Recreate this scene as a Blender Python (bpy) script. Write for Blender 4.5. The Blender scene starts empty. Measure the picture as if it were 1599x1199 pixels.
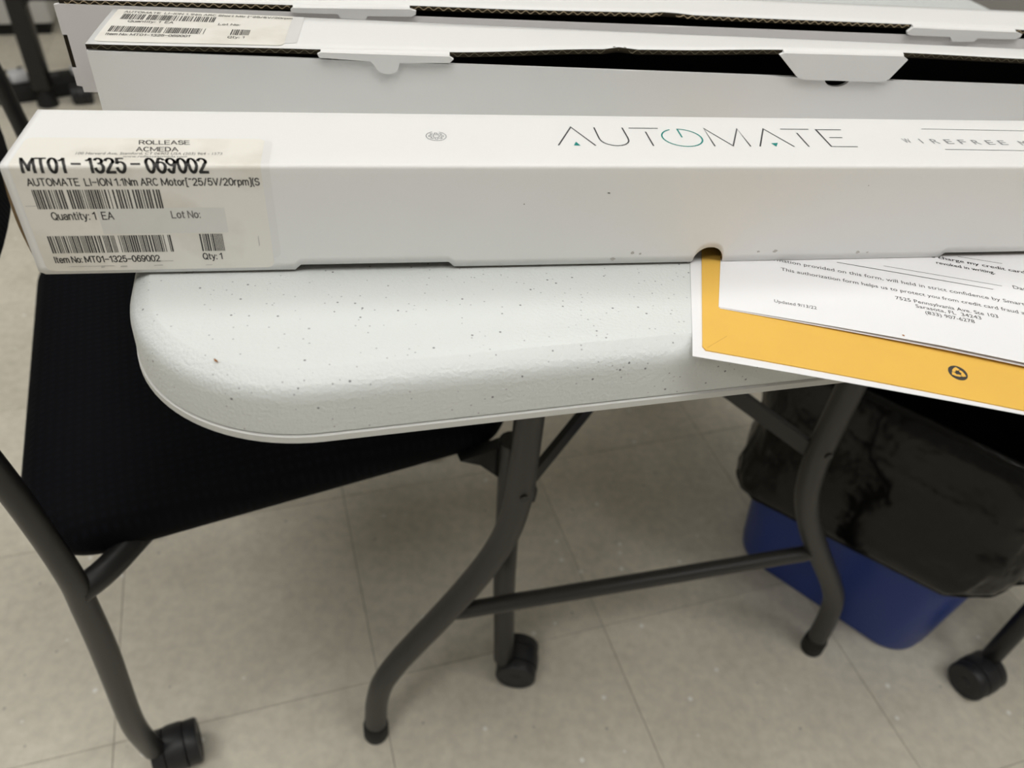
import bpy, bmesh, math, random
from mathutils import Vector, Matrix

# ------------------------------------------------------------------ camera, world, exposure
scene = bpy.context.scene
COL = scene.collection
R_ = Vector((0.9949, 0.0671, 0.0757)); U_ = Vector((-0.1011, 0.6600, 0.7444)); F_ = Vector((0.0, 0.7482, -0.6634))
cam_d = bpy.data.cameras.new('camera')
cam = bpy.data.objects.new('camera', cam_d)
COL.objects.link(cam)
F_.normalize(); R_ = (R_ - F_ * R_.dot(F_)).normalized(); U_ = R_.cross(F_)
cam.matrix_world = Matrix(((R_.x, U_.x, -F_.x, 0), (R_.y, U_.y, -F_.y, 0), (R_.z, U_.z, -F_.z, 0.9476), (0, 0, 0, 1)))
cam_d.sensor_width = 36.0
cam_d.sensor_fit = 'HORIZONTAL'
cam_d.lens = 1238.64 / 1599 * 36.0
cam_d.clip_start = 0.01
cam_d.clip_end = 50
cam_d.dof.use_dof = True
cam_d.dof.focus_distance = 0.40
cam_d.dof.aperture_fstop = 9.0
scene.camera = cam

world = bpy.data.worlds.new('world')
scene.world = world
world.use_nodes = True
bg = world.node_tree.nodes['Background']
bg.inputs[0].default_value = (1.0, 0.97, 0.93, 1)
bg.inputs[1].default_value = 0.015

LAMP_STRENGTH = 7.7            # ceiling troffers
vs = scene.view_settings
vs.view_transform = 'Standard'
vs.look = 'None'
vs.gamma = 1.0
vs.use_curve_mapping = False
vs.exposure = 0.0

random.seed(7)
PI = math.pi
TH = 0.735                     # table top height
ZT = 0.7882                    # top of the front carton


# ------------------------------------------------------------------ materials
def new_mat(name):
    m = bpy.data.materials.new(name)
    m.use_nodes = True
    nt = m.node_tree
    return m, nt, nt.nodes['Principled BSDF']


def mat(name, col, rough=0.5, spec=0.5, bump=None, vary=None, metallic=0.0, coat=0.0):
    """col linear rgb; bump=(scale, strength, distance); vary=(scale, amount)"""
    m, nt, p = new_mat(name)
    p.inputs['Base Color'].default_value = (*col, 1)
    p.inputs['Roughness'].default_value = rough
    p.inputs['Specular IOR Level'].default_value = spec
    p.inputs['Metallic'].default_value = metallic
    p.inputs['Coat Weight'].default_value = coat
    geo = None
    if bump or vary:
        geo = nt.nodes.new('ShaderNodeNewGeometry')
    if vary:
        n = nt.nodes.new('ShaderNodeTexNoise')
        n.inputs['Scale'].default_value = vary[0]
        n.inputs['Detail'].default_value = 4
        nt.links.new(geo.outputs['Position'], n.inputs['Vector'])
        mx = nt.nodes.new('ShaderNodeMix')
        mx.data_type = 'RGBA'
        a = vary[1]
        mx.inputs[6].default_value = (*[c * (1 - a) for c in col], 1)
        mx.inputs[7].default_value = (*[min(1, c * (1 + a)) for c in col], 1)
        nt.links.new(n.outputs['Fac'], mx.inputs[0])
        nt.links.new(mx.outputs[2], p.inputs['Base Color'])
    if bump:
        n = nt.nodes.new('ShaderNodeTexNoise')
        n.inputs['Scale'].default_value = bump[0]
        n.inputs['Detail'].default_value = 3
        nt.links.new(geo.outputs['Position'], n.inputs['Vector'])
        b = nt.nodes.new('ShaderNodeBump')
        b.inputs['Strength'].default_value = bump[1]
        b.inputs['Distance'].default_value = bump[2]
        nt.links.new(n.outputs['Fac'], b.inputs['Height'])
        nt.links.new(b.outputs['Normal'], p.inputs['Normal'])
    return m


def ramp(nt, src, p0, c0, p1, c1):
    r = nt.nodes.new('ShaderNodeValToRGB')
    r.color_ramp.elements[0].position = p0
    r.color_ramp.elements[0].color = c0
    r.color_ramp.elements[1].position = p1
    r.color_ramp.elements[1].color = c1
    nt.links.new(src, r.inputs[0])
    return r.outputs[0]


def mix(nt, fac, a, b):
    mx = nt.nodes.new('ShaderNodeMix')
    mx.data_type = 'RGBA'
    nt.links.new(fac, mx.inputs[0])
    for sock, v in ((mx.inputs[6], a), (mx.inputs[7], b)):
        if isinstance(v, tuple):
            sock.default_value = v
        else:
            nt.links.new(v, sock)
    return mx.outputs[2]


W4, B4 = (1, 1, 1, 1), (0, 0, 0, 1)


def speckle_mask(nt, pos, scale, radius, keep):
    """random round specks: distance to a voronoi cell centre, kept for a share of the cells"""
    v = nt.nodes.new('ShaderNodeTexVoronoi')
    v.inputs['Scale'].default_value = scale
    nt.links.new(pos, v.inputs['Vector'])
    near = ramp(nt, v.outputs['Distance'], radius * 0.6, W4, radius, B4)
    sep = nt.nodes.new('ShaderNodeSeparateColor')
    nt.links.new(v.outputs['Color'], sep.inputs[0])
    k = ramp(nt, sep.outputs[0], keep, W4, keep + 0.001, B4)
    m = nt.nodes.new('ShaderNodeMath')
    m.operation = 'MULTIPLY'
    nt.links.new(near, m.inputs[0])
    nt.links.new(k, m.inputs[1])
    return m.outputs[0]


def table_plastic():
    m, nt, p = new_mat('speckled_plastic')
    geo = nt.nodes.new('ShaderNodeNewGeometry')
    pos = geo.outputs['Position']
    c = (0.68, 0.705, 0.695, 1)
    s1 = speckle_mask(nt, pos, 260, 0.17, 0.16)
    s2 = speckle_mask(nt, pos, 360, 0.18, 0.30)
    c1 = mix(nt, s1, c, (0.20, 0.20, 0.21, 1))
    c2 = mix(nt, s2, c1, (0.40, 0.40, 0.41, 1))
    nt.links.new(c2, p.inputs['Base Color'])
    p.inputs['Roughness'].default_value = 0.36
    p.inputs['Specular IOR Level'].default_value = 0.45
    n = nt.nodes.new('ShaderNodeTexNoise')
    n.inputs['Scale'].default_value = 620
    n.inputs['Detail'].default_value = 2
    nt.links.new(pos, n.inputs['Vector'])
    b = nt.nodes.new('ShaderNodeBump')
    b.inputs['Strength'].default_value = 0.45
    b.inputs['Distance'].default_value = 0.0009
    nt.links.new(n.outputs['Fac'], b.inputs['Height'])
    nt.links.new(b.outputs['Normal'], p.inputs['Normal'])
    return m


def tile_mat():
    m, nt, p = new_mat('vinyl_tile')
    geo = nt.nodes.new('ShaderNodeNewGeometry')
    pos = geo.outputs['Position']
    n = nt.nodes.new('ShaderNodeTexNoise')
    n.inputs['Scale'].default_value = 9
    n.inputs['Detail'].default_value = 6
    n.inputs['Roughness'].default_value = 0.65
    nt.links.new(pos, n.inputs['Vector'])
    base = ramp(nt, n.outputs['Fac'], 0.30, (0.68, 0.63, 0.525, 1), 0.72, (0.83, 0.775, 0.655, 1))
    n2 = nt.nodes.new('ShaderNodeTexNoise')
    n2.inputs['Scale'].default_value = 75
    n2.inputs['Detail'].default_value = 4
    nt.links.new(pos, n2.inputs['Vector'])
    mott = ramp(nt, n2.outputs['Fac'], 0.34, (0.91, 0.91, 0.91, 1), 0.64, (1.03, 1.03, 1.03, 1))
    mul = nt.nodes.new('ShaderNodeMix')
    mul.data_type = 'RGBA'
    mul.blend_type = 'MULTIPLY'
    mul.inputs[0].default_value = 1.0
    nt.links.new(base, mul.inputs[6])
    nt.links.new(mott, mul.inputs[7])
    s1 = speckle_mask(nt, pos, 34, 0.13, 0.35)
    c1 = mix(nt, s1, mul.outputs[2], (0.95, 0.93, 0.87, 1))
    s2 = speckle_mask(nt, pos, 45, 0.12, 0.15)
    c2 = mix(nt, s2, c1, (0.50, 0.47, 0.40, 1))
    oi = nt.nodes.new('ShaderNodeObjectInfo')
    tint = ramp(nt, oi.outputs['Random'], 0.0, (0.96, 0.96, 0.96, 1), 1.0, (1.03, 1.03, 1.03, 1))
    mul2 = nt.nodes.new('ShaderNodeMix')
    mul2.data_type = 'RGBA'
    mul2.blend_type = 'MULTIPLY'
    mul2.inputs[0].default_value = 1.0
    nt.links.new(c2, mul2.inputs[6])
    nt.links.new(tint, mul2.inputs[7])
    nt.links.new(mul2.outputs[2], p.inputs['Base Color'])
    p.inputs['Roughness'].default_value = 0.42
    p.inputs['Specular IOR Level'].default_value = 0.35
    return m


def fabric_mat():
    m, nt, p = new_mat('black_mesh_fabric')
    tc = nt.nodes.new('ShaderNodeTexCoord')
    w = []
    for ax in ('X', 'Y'):
        t = nt.nodes.new('ShaderNodeTexWave')
        t.bands_direction = ax
        t.inputs['Scale'].default_value = 42
        t.inputs['Distortion'].default_value = 0.6
        t.inputs['Detail Scale'].default_value = 6
        nt.links.new(tc.outputs['Object'], t.inputs['Vector'])
        w.append(t.outputs['Fac'])
    a = nt.nodes.new('ShaderNodeMath')
    a.operation = 'MULTIPLY'
    nt.links.new(w[0], a.inputs[0])
    nt.links.new(w[1], a.inputs[1])
    col = ramp(nt, a.outputs[0], 0.0, (0.0015, 0.0017, 0.0030, 1), 1.0, (0.0036, 0.0040, 0.0064, 1))
    nt.links.new(col, p.inputs['Base Color'])
    p.inputs['Roughness'].default_value = 0.75
    p.inputs['Specular IOR Level'].default_value = 0.10
    b = nt.nodes.new('ShaderNodeBump')
    b.inputs['Strength'].default_value = 0.28
    b.inputs['Distance'].default_value = 0.001
    nt.links.new(a.outputs[0], b.inputs['Height'])
    nt.links.new(b.outputs['Normal'], p.inputs['Normal'])
    return m


def label_mat():
    m, nt, p = new_mat('cream_label_stock')
    geo = nt.nodes.new('ShaderNodeNewGeometry')
    n = nt.nodes.new('ShaderNodeTexNoise')
    n.inputs['Scale'].default_value = 38
    n.inputs['Detail'].default_value = 5
    nt.links.new(geo.outputs['Position'], n.inputs['Vector'])
    c = ramp(nt, n.outputs['Fac'], 0.34, (0.72, 0.69, 0.62, 1), 0.52, (0.80, 0.775, 0.715, 1))
    nt.links.new(c, p.inputs['Base Color'])
    p.inputs['Roughness'].default_value = 0.5
    return m


M = {
    'card': mat('white_carton', (0.80, 0.795, 0.785), 0.55, 0.35, bump=(60, 0.10, 0.002), vary=(25, 0.012)),
    'card_pink': mat('white_carton_warm', (0.78, 0.755, 0.755), 0.55, 0.35, bump=(60, 0.10, 0.002)),
    'black_in': mat('black_carton_lining', (0.008, 0.008, 0.009), 0.55, 0.3),
    'kraft': mat('kraft_board', (0.20, 0.14, 0.075), 0.8, 0.2, vary=(150, 0.25)),
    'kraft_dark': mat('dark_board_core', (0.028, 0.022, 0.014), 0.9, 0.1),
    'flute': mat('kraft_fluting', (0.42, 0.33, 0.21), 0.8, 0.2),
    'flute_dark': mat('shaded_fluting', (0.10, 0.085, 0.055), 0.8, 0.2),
    'label': label_mat(),
    'ink': mat('black_ink', (0.045, 0.043, 0.042), 0.6, 0.3, vary=(700, 0.6)),
    'ink_faded': mat('faded_ink', (0.17, 0.16, 0.15), 0.6, 0.3, vary=(500, 0.6)),
    'ink_grey': mat('dark_grey_print', (0.075, 0.075, 0.08), 0.5, 0.3),
    'ink_light': mat('light_grey_print', (0.30, 0.30, 0.31), 0.5, 0.3),
    'teal': mat('teal_print', (0.012, 0.25, 0.22), 0.5, 0.3),
    'tape': mat('clear_tape_film', (0.76, 0.752, 0.738), 0.3, 0.5),
    'patch': mat('grey_label_patch', (0.71, 0.70, 0.665), 0.5, 0.3, vary=(90, 0.05)),
    'scuff': mat('grey_scuff', (0.50, 0.48, 0.45), 0.7, 0.2, vary=(300, 0.25)),
    'table': table_plastic(),
    'table_rim': mat('grey_white_plastic_rim', (0.62, 0.62, 0.60), 0.5, 0.3),
    'leg': mat('charcoal_powder_coat', (0.031, 0.030, 0.028), 0.42, 0.5, bump=(900, 0.05, 0.0005)),
    'rubber': mat('black_rubber', (0.014, 0.014, 0.014), 0.6, 0.3),
    'tube': mat('black_steel_tube', (0.008, 0.008, 0.008), 0.38, 0.5),
    'castor': mat('black_nylon', (0.016, 0.016, 0.018), 0.45, 0.45),
    'fabric': fabric_mat(),
    'bin': mat('blue_plastic', (0.020, 0.050, 0.25), 0.38, 0.4, bump=(300, 0.06, 0.0008)),
    'bag': mat('black_bin_liner', (0.003, 0.003, 0.003), 0.22, 0.32, bump=(13, 0.45, 0.020)),
    'paper': mat('white_paper', (0.82, 0.815, 0.835), 0.6, 0.3),
    'paper2': mat('white_paper_back', (0.76, 0.73, 0.73), 0.6, 0.3),
    'manila': mat('manila_kraft_paper', (0.80, 0.48, 0.09), 0.6, 0.3, bump=(400, 0.08, 0.0006), vary=(30, 0.06)),
    'manila_dark': mat('manila_seam', (0.56, 0.29, 0.05), 0.6, 0.3),
    'tile': tile_mat(),
    'grout': mat('dirty_joint', (0.30, 0.275, 0.22), 0.8, 0.2),
    'wall': mat('wall_paint', (0.42, 0.41, 0.395), 0.7, 0.3),
    'ceiling': mat('ceiling_tile', (0.78, 0.77, 0.75), 0.8, 0.2),
    'frame': mat('white_steel', (0.7, 0.7, 0.7), 0.5, 0.4),
    'splinter': mat('brown_splinter', (0.36, 0.16, 0.06), 0.7, 0.2),
    'cabinet': mat('light_grey_laminate', (0.66, 0.65, 0.63), 0.5, 0.3),
    'plug': mat('white_plug_plastic', (0.78, 0.79, 0.82), 0.4, 0.4),
    'cable': mat('grey_cable', (0.06, 0.057, 0.045), 0.5, 0.4),
    'pin': mat('blue_grey_plastic', (0.30, 0.34, 0.42), 0.5, 0.4),
}
lm, lnt, lp = new_mat('lamp_diffuser')
lp.inputs['Base Color'].default_value = (0.9, 0.9, 0.9, 1)
lp.inputs['Emission Color'].default_value = (1.0, 0.995, 0.965, 1)
lp.inputs['Emission Strength'].default_value = LAMP_STRENGTH
M['lamp'] = lm


# ------------------------------------------------------------------ helpers
def tag(o, label=None, cat=None, group=None, kind=None):
    if label: o['label'] = label
    if cat: o['category'] = cat
    if group: o['group'] = group
    if kind: o['kind'] = kind
    return o


def empty(name, loc=(0, 0, 0), rz=0.0, rx=0.0):
    o = bpy.data.objects.new(name, None)
    o.empty_display_size = 0.05
    COL.objects.link(o)
    o.location = loc
    o.rotation_euler = (rx, 0, rz)
    return o


def mesh_obj(name, verts, faces, m, parent=None, smooth=False, mats=None, auto=None):
    me = bpy.data.meshes.new(name)
    me.from_pydata([tuple(v) for v in verts], [], faces)
    bm = bmesh.new()
    bm.from_mesh(me)
    bmesh.ops.recalc_face_normals(bm, faces=bm.faces)
    if auto is not None:
        for ed in bm.edges:
            if len(ed.link_faces) == 2 and ed.calc_face_angle(0) > auto:
                ed.smooth = False
        smooth = True
    bm.to_mesh(me)
    bm.free()
    for mm in (mats or [m]):
        me.materials.append(mm)
    if smooth:
        for p in me.polygons:
            p.use_smooth = True
    o = bpy.data.objects.new(name, me)
    COL.objects.link(o)
    if parent is not None:
        o.parent = parent
    return o


def bm_obj(name, bm, m, parent=None, auto=None, smooth=False):
    bmesh.ops.recalc_face_normals(bm, faces=bm.faces)
    if auto is not None:
        for ed in bm.edges:
            if len(ed.link_faces) == 2 and ed.calc_face_angle(0) > auto:
                ed.smooth = False
        smooth = True
    me = bpy.data.meshes.new(name)
    bm.to_mesh(me)
    bm.free()
    me.materials.append(m)
    if smooth:
        for p in me.polygons:
            p.use_smooth = True
    o = bpy.data.objects.new(name, me)
    COL.objects.link(o)
    if parent is not None:
        o.parent = parent
    return o


def box_obj(name, lo, hi, m, parent=None, bevel=0.0, rz=None):
    bm = bmesh.new()
    bmesh.ops.create_cube(bm, size=1.0)
    c = [(a + b) / 2 for a, b in zip(lo, hi)]
    s = [abs(b - a) for a, b in zip(lo, hi)]
    bmesh.ops.scale(bm, vec=s, verts=bm.verts)
    bmesh.ops.translate(bm, vec=c, verts=bm.verts)
    if bevel:
        bmesh.ops.bevel(bm, geom=list(bm.edges), offset=bevel, segments=2, affect='EDGES', profile=0.5)
    return bm_obj(name, bm, m, parent, auto=0.7 if bevel else None)


def smooth_path(pts, n=6):
    """Catmull-Rom through the points"""
    P = [Vector(p) for p in pts]
    P = [P[0] * 2 - P[1]] + P + [P[-1] * 2 - P[-2]]
    out = []
    for i in range(1, len(P) - 2):
        p0, p1, p2, p3 = P[i - 1:i + 3]
        for k in range(n):
            t = k / n
            out.append(0.5 * ((2 * p1) + (p2 - p0) * t + (2 * p0 - 5 * p1 + 4 * p2 - p3) * t * t + (3 * p1 - p0 - 3 * p2 + p3) * t ** 3))
    out.append(P[-2])
    return out


def tube(name, path, r, m, parent=None, seg=16, flat=1.0, cap=True):
    """sweep a round section (r: number or list) along a path"""
    P = [Vector(p) for p in path]
    n = len(P)
    rs = r if isinstance(r, (list, tuple)) else [r] * n
    t0 = (P[1] - P[0]).normalized()
    a = t0.orthogonal().normalized()
    verts, faces = [], []
    for i in range(n):
        t = ((P[min(i + 1, n - 1)] - P[max(i - 1, 0)])).normalized()
        a = (a - t * a.dot(t)).normalized()
        b = t.cross(a)
        for k in range(seg):
            th = 2 * PI * k / seg
            verts.append(P[i] + a * (rs[i] * math.cos(th)) + b * (rs[i] * flat * math.sin(th)))
    for i in range(n - 1):
        for k in range(seg):
            k2 = (k + 1) % seg
            faces.append((i * seg + k, i * seg + k2, (i + 1) * seg + k2, (i + 1) * seg + k))
    if cap:
        faces.append(tuple(range(seg)))
        faces.append(tuple((n - 1) * seg + k for k in range(seg)))
    return mesh_obj(name, verts, faces, m, parent, auto=0.9)


def rrect(hx, hy, r, seg=10, cx=0.0, cy=0.0):
    r = min(r, hx * 0.999, hy * 0.999)
    pts = []
    for (sx, sy, a0) in ((1, 1, 0), (-1, 1, PI / 2), (-1, -1, PI), (1, -1, 1.5 * PI)):
        for k in range(seg + 1):
            a = a0 + (PI / 2) * k / seg
            pts.append((cx + sx * (hx - r) + r * math.cos(a), cy + sy * (hy - r) + r * math.sin(a)))
    return pts


def loft(name, rings, m, parent=None, cap0=True, cap1=True, auto=0.6):
    n = len(rings[0])
    verts = [p for r in rings for p in r]
    faces = []
    for i in range(len(rings) - 1):
        for k in range(n):
            k2 = (k + 1) % n
            faces.append((i * n + k, i * n + k2, (i + 1) * n + k2, (i + 1) * n + k))
    if cap0: faces.append(tuple(range(n)))
    if cap1: faces.append(tuple((len(rings) - 1) * n + k for k in range(n)))
    return mesh_obj(name, verts, faces, m, parent, auto=auto)


def extrude_poly(name, poly, fmap, t0, t1, m, parent=None, auto=None):
    """2D outline poly -> fmap(a, b, t) points, thickness from t0 to t1"""
    n = len(poly)
    verts = [fmap(a, b, t0) for a, b in poly] + [fmap(a, b, t1) for a, b in poly]
    faces = [tuple(range(n)), tuple(range(2 * n - 1, n - 1, -1))]
    for k in range(n):
        k2 = (k + 1) % n
        faces.append((k, k2, n + k2, n + k))
    return mesh_obj(name, verts, faces, m, parent, auto=auto)


def arc(cx, cy, rx, ry, a0, a1, n=10):
    return [(cx + rx * math.cos(a0 + (a1 - a0) * k / n), cy + ry * math.sin(a0 + (a1 - a0) * k / n)) for k in range(n + 1)]


def text_data(s, bold=0.0):
    cu = bpy.data.curves.new('tmp_text', 'FONT')
    cu.body = s
    cu.size = 1.0
    cu.offset = bold
    cu.resolution_u = 3
    o = bpy.data.objects.new('tmp_text', cu)
    COL.objects.link(o)
    dg = bpy.context.evaluated_depsgraph_get()
    dg.update()
    me = bpy.data.meshes.new_from_object(o.evaluated_get(dg))
    v = [(p.co.x, p.co.y) for p in me.vertices]
    f = [tuple(p.vertices) for p in me.polygons]
    bpy.data.objects.remove(o)
    bpy.data.curves.remove(cu)
    bpy.data.meshes.remove(me)
    return v, f


CAPH = None


def lettering(s, x0, x1, base, cap, fmap, m, parent, bold=0.0, split=None, name='lettering'):
    """text fitted between x0 and x1 with its baseline at base; fmap(u, v) gives the point on the surface"""
    global CAPH
    if CAPH is None:
        CAPH = max(y for x, y in text_data('H')[0])
    v, f = text_data(s, 0.0)
    if bold > 0:
        n0, v0, f0 = len(v), v, f
        v = [(x + k * bold, y) for k in (-1, 0, 1) for x, y in v0]
        f = [tuple(i + k * n0 for i in q) for k in range(3) for q in f0]
    xa = min(p[0] for p in v)
    xb = max(p[0] for p in v)
    sx = (x1 - x0) / (xb - xa)
    sy = cap / CAPH
    pts = [(x0 + (x - xa) * sx, base + y * sy) for x, y in v]
    bm = bmesh.new()
    bv = [bm.verts.new((a, b, 0)) for a, b in pts]
    for q in f:
        try:
            bm.faces.new([bv[i] for i in q])
        except ValueError:
            pass
    if split is not None:
        for z in split:
            bmesh.ops.bisect_plane(bm, geom=list(bm.verts) + list(bm.edges) + list(bm.faces), plane_co=(0, z, 0), plane_no=(0, 1, 0))
    for q in bm.verts:
        q.co = fmap(q.co.x, q.co.y)
    me = bpy.data.meshes.new(name)
    bm.to_mesh(me)
    bm.free()
    me.materials.append(m)
    o = bpy.data.objects.new(name, me)
    COL.objects.link(o)
    o.parent = parent
    return o


def quads(name, rects, fmap, m, parent):
    """flat printed quads: each a list of four (u, v)"""
    verts, faces = [], []
    for r in rects:
        k = len(verts)
        verts += [fmap(a, b) for a, b in r]
        faces.append(tuple(range(k, k + len(r))))
    me = bpy.data.meshes.new(name)
    me.from_pydata([tuple(v) for v in verts], [], faces)
    me.materials.append(m)
    o = bpy.data.objects.new(name, me)
    COL.objects.link(o)
    o.parent = parent
    return o


def ribbon(name, polys, w, fmap, m, parent, closed=False):
    """thin printed strokes along polylines"""
    rects = []
    for pl in polys:
        n = len(pl)
        left, right = [], []
        for i in range(n):
            if closed:
                a, b = pl[(i - 1) % n], pl[(i + 1) % n]
            else:
                a, b = pl[max(i - 1, 0)], pl[min(i + 1, n - 1)]
            d = Vector((b[0] - a[0], b[1] - a[1])).normalized()
            nx, ny = -d.y * w / 2, d.x * w / 2
            if 0 < i < n - 1 or closed:     # mitre
                d1 = Vector((pl[i][0] - pl[(i - 1) % n][0], pl[i][1] - pl[(i - 1) % n][1])).normalized()
                c = max(0.45, d1.dot(d))
                nx, ny = nx / c, ny / c
            left.append((pl[i][0] + nx, pl[i][1] + ny))
            right.append((pl[i][0] - nx, pl[i][1] - ny))
        for i in range(n if closed else n - 1):
            j = (i + 1) % n
            rects.append([left[i], left[j], right[j], right[i]])
    return quads(name, rects, fmap, m, parent)


def _arc(cx, cy, rx, ry, a0, a1, n=12):
    return arc(cx, cy, rx, ry, math.radians(a0), math.radians(a1), n)


GLYPH = {   # stroke skeletons on a box 0.6 wide, 1 high
    'M': (0.80, [[(0, 0), (0, 1), (0.40, 0.12), (0.80, 1), (0.80, 0)]]),
    'T': (0.62, [[(0, 1), (0.62, 1)], [(0.31, 1), (0.31, 0)]]),
    '0': (0.54, [_arc(.27, .5, .27, .5, 90, 450, 24)]),
    '1': (0.34, [[(0.0, .78), (.16, .84), (.28, 1), (.28, 0)]]),
    '2': (0.54, [_arc(.27, .72, .26, .28, 170, -40, 12) + [(.02, .02), (.02, 0), (.54, 0)]]),
    '3': (0.54, [_arc(.26, .74, .24, .26, 160, -90, 12) + _arc(.26, .25, .27, .25, 80, -165, 12)]),
    '5': (0.54, [[(.48, 1), (.10, 1), (.04, .50)] + _arc(.27, .32, .27, .32, 140, -160, 14)]),
    '6': (0.54, [_arc(.30, .72, .26, .28, 30, 110, 6) + [(.06, .62), (0, .40)] + _arc(.27, .31, .27, .31, 180, 520, 20)]),
    '9': (0.54, [_arc(.24, .28, .26, .28, 210, 290, 6) + [(.48, .38), (.54, .60)] + _arc(.27, .69, .27, .31, 0, 340, 20)]),
    '-': (0.52, [[(0, .46), (.52, .46)]]),
    ' ': (0.10, []),
    'A': (0.66, [[(0, 0), (0.33, 1), (0.66, 0)], [(0.11, .34), (0.55, .34)]]),
    'C': (0.60, [_arc(.31, .5, .31, .5, 48, 312, 18)]),
    'D': (0.58, [[(0, 0), (0, 1), (.24, 1)] + _arc(.24, .5, .34, .5, 80, -80, 12) + [(.24, 0), (0, 0)]]),
    'E': (0.52, [[(.52, 1), (0, 1), (0, 0), (.52, 0)], [(0, .52), (.46, .52)]]),
    'I': (0.06, [[(.03, 0), (.03, 1)]]),
    'L': (0.48, [[(0, 1), (0, 0), (.48, 0)]]),
    'N': (0.58, [[(0, 0), (0, 1), (.58, 0), (.58, 1)]]),
    'O': (0.66, [_arc(.33, .5, .33, .5, 90, 450, 24)]),
    'Q': (0.66, [_arc(.33, .5, .33, .5, 90, 450, 24), [(.40, .22), (.66, -.06)]]),
    'R': (0.58, [[(0, 0), (0, 1), (.32, 1)] + _arc(.32, .75, .22, .25, 80, -80, 8) + [(.32, .5), (0, .5)], [(.30, .5), (.58, 0)]]),
    'S': (0.56, [_arc(.28, .74, .25, .26, 20, 240, 12) + _arc(.28, .26, .27, .26, 70, -160, 12)]),
    'U': (0.58, [[(0, 1), (0, .30)] + _arc(.29, .30, .29, .30, 180, 360, 12) + [(.58, 1)]]),
    'V': (0.60, [[(0, 1), (.30, 0), (.60, 1)]]),
    'a': (0.44, [_arc(.22, .48, .21, .24, 160, 0, 8) + [(.43, 0)], _arc(.22, .21, .22, .20, 60, 330, 12)]),
    'e': (0.46, [[(.02, .37), (.46, .37)] + _arc(.23, .36, .23, .36, 0, 320, 16)]),
    'h': (0.42, [[(0, 0), (0, 1)], _arc(.21, .48, .21, .24, 180, 0, 8) + [(.42, 0)]]),
    'i': (0.06, [[(.03, 0), (.03, .72)], [(.03, .92), (.03, 1.0)]]),
    'm': (0.72, [[(0, 0), (0, .72)], _arc(.18, .50, .18, .22, 180, 0, 8) + [(.36, 0)], _arc(.54, .50, .18, .22, 180, 0, 8) + [(.72, 0)]]),
    'n': (0.42, [[(0, 0), (0, .72)], _arc(.21, .48, .21, .24, 180, 0, 8) + [(.42, 0)]]),
    'o': (0.46, [_arc(.23, .36, .23, .36, 90, 450, 18)]),
    'p': (0.46, [[(0, -.28), (0, .72)], _arc(.23, .36, .23, .36, 160, -160, 14)]),
    'r': (0.28, [[(0, 0), (0, .72)], _arc(.22, .46, .22, .26, 180, 80, 6)]),
    't': (0.26, [[(.10, .96), (.10, .12), (.16, .02), (.26, .02)], [(0, .70), (.26, .70)]]),
    'u': (0.42, [[(0, .72), (0, .24)] + _arc(.21, .24, .21, .24, 180, 360, 8) + [(.42, .72)], [(.42, .3), (.42, 0)]]),
    'y': (0.44, [[(0, .72), (.22, .04)], [(.44, .72), (.20, -.10), (.12, -.26), (.02, -.26)]]),
    '.': (0.06, [[(.03, 0), (.03, .07)]]),
    ':': (0.06, [[(.03, 0), (.03, .08)], [(.03, .60), (.03, .68)]]),
    '/': (0.34, [[(0, -.02), (.34, 1.02)]]),
    '[': (0.18, [[(.18, 1.05), (0, 1.05), (0, -.2), (.18, -.2)]]),
    ']': (0.18, [[(0, 1.05), (.18, 1.05), (.18, -.2), (0, -.2)]]),
    '(': (0.16, [[(.16, 1.05), (.03, .75), (0, .42), (.03, .1), (.16, -.2)]]),
    '~': (0.30, [[(0, .88), (.08, .96), (.20, .88), (.30, .96)]]),
}


def stroke_text(s, x0, x1, base, cap, w, fmap, m, parent, split, lean=0.0):
    adv = 0.0
    items = []
    for ch in s:
        gw, pls = GLYPH[ch]
        items.append((adv, pls))
        adv += gw + 0.20
    adv -= 0.20
    sx = (x1 - x0) / adv
    bm = bmesh.new()
    for ox, pls in items:
        for pl in pls:
            P = [Vector((x0 + (ox + a) * sx, base + b * cap)) for a, b in pl]
            for a, b in zip(P, P[1:]):
                d = (b - a)
                if d.length < 1e-7:
                    continue
                d.normalize()
                n = Vector((-d.y, d.x)) * w / 2
                a2, b2 = a - d * w * 0.35, b + d * w * 0.35
                bm.faces.new([bm.verts.new((q.x, q.y, 0)) for q in (a2 - n, b2 - n, b2 + n, a2 + n)])
    for z in split:
        bmesh.ops.bisect_plane(bm, geom=list(bm.verts) + list(bm.edges) + list(bm.faces), plane_co=(0, z, 0), plane_no=(0, 1, 0))
    for q in bm.verts:
        q.co = fmap(q.co.x - lean * max(0.0, q.co.y - max(base, 0.0)), q.co.y)
    me = bpy.data.meshes.new('lettering')
    bm.to_mesh(me)
    bm.free()
    me.materials.append(m)
    o = bpy.data.objects.new('lettering', me)
    COL.objects.link(o)
    o.parent = parent
    return o


def barcode(x0, x1, v0, v1, seed, fmap, m, parent):
    rnd = random.Random(seed)
    rects = []
    x = x0
    unit = 0.00031
    while x < x1 - 2 * unit:
        w = unit * rnd.choice((1, 1, 2, 2))
        if rnd.random() < 0.93:
            rects.append([(x, v0), (x + w, v0), (x + w, v1), (x, v1)])
        x += w + unit * rnd.choice((1, 1, 2))
    return quads('barcode', rects, fmap, m, parent)


# ------------------------------------------------------------------ the room
PHI = math.radians(-20.87)
NV = Vector((math.cos(PHI), -math.sin(PHI), 0))     # across the tile rows
DV = Vector((math.sin(PHI), math.cos(PHI), 0))      # along the tile rows
TILE = 0.3048
N_OFF, D_OFF = -0.2516, 0.645 * TILE
room_rz = math.atan2(NV.y, NV.x)


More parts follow.
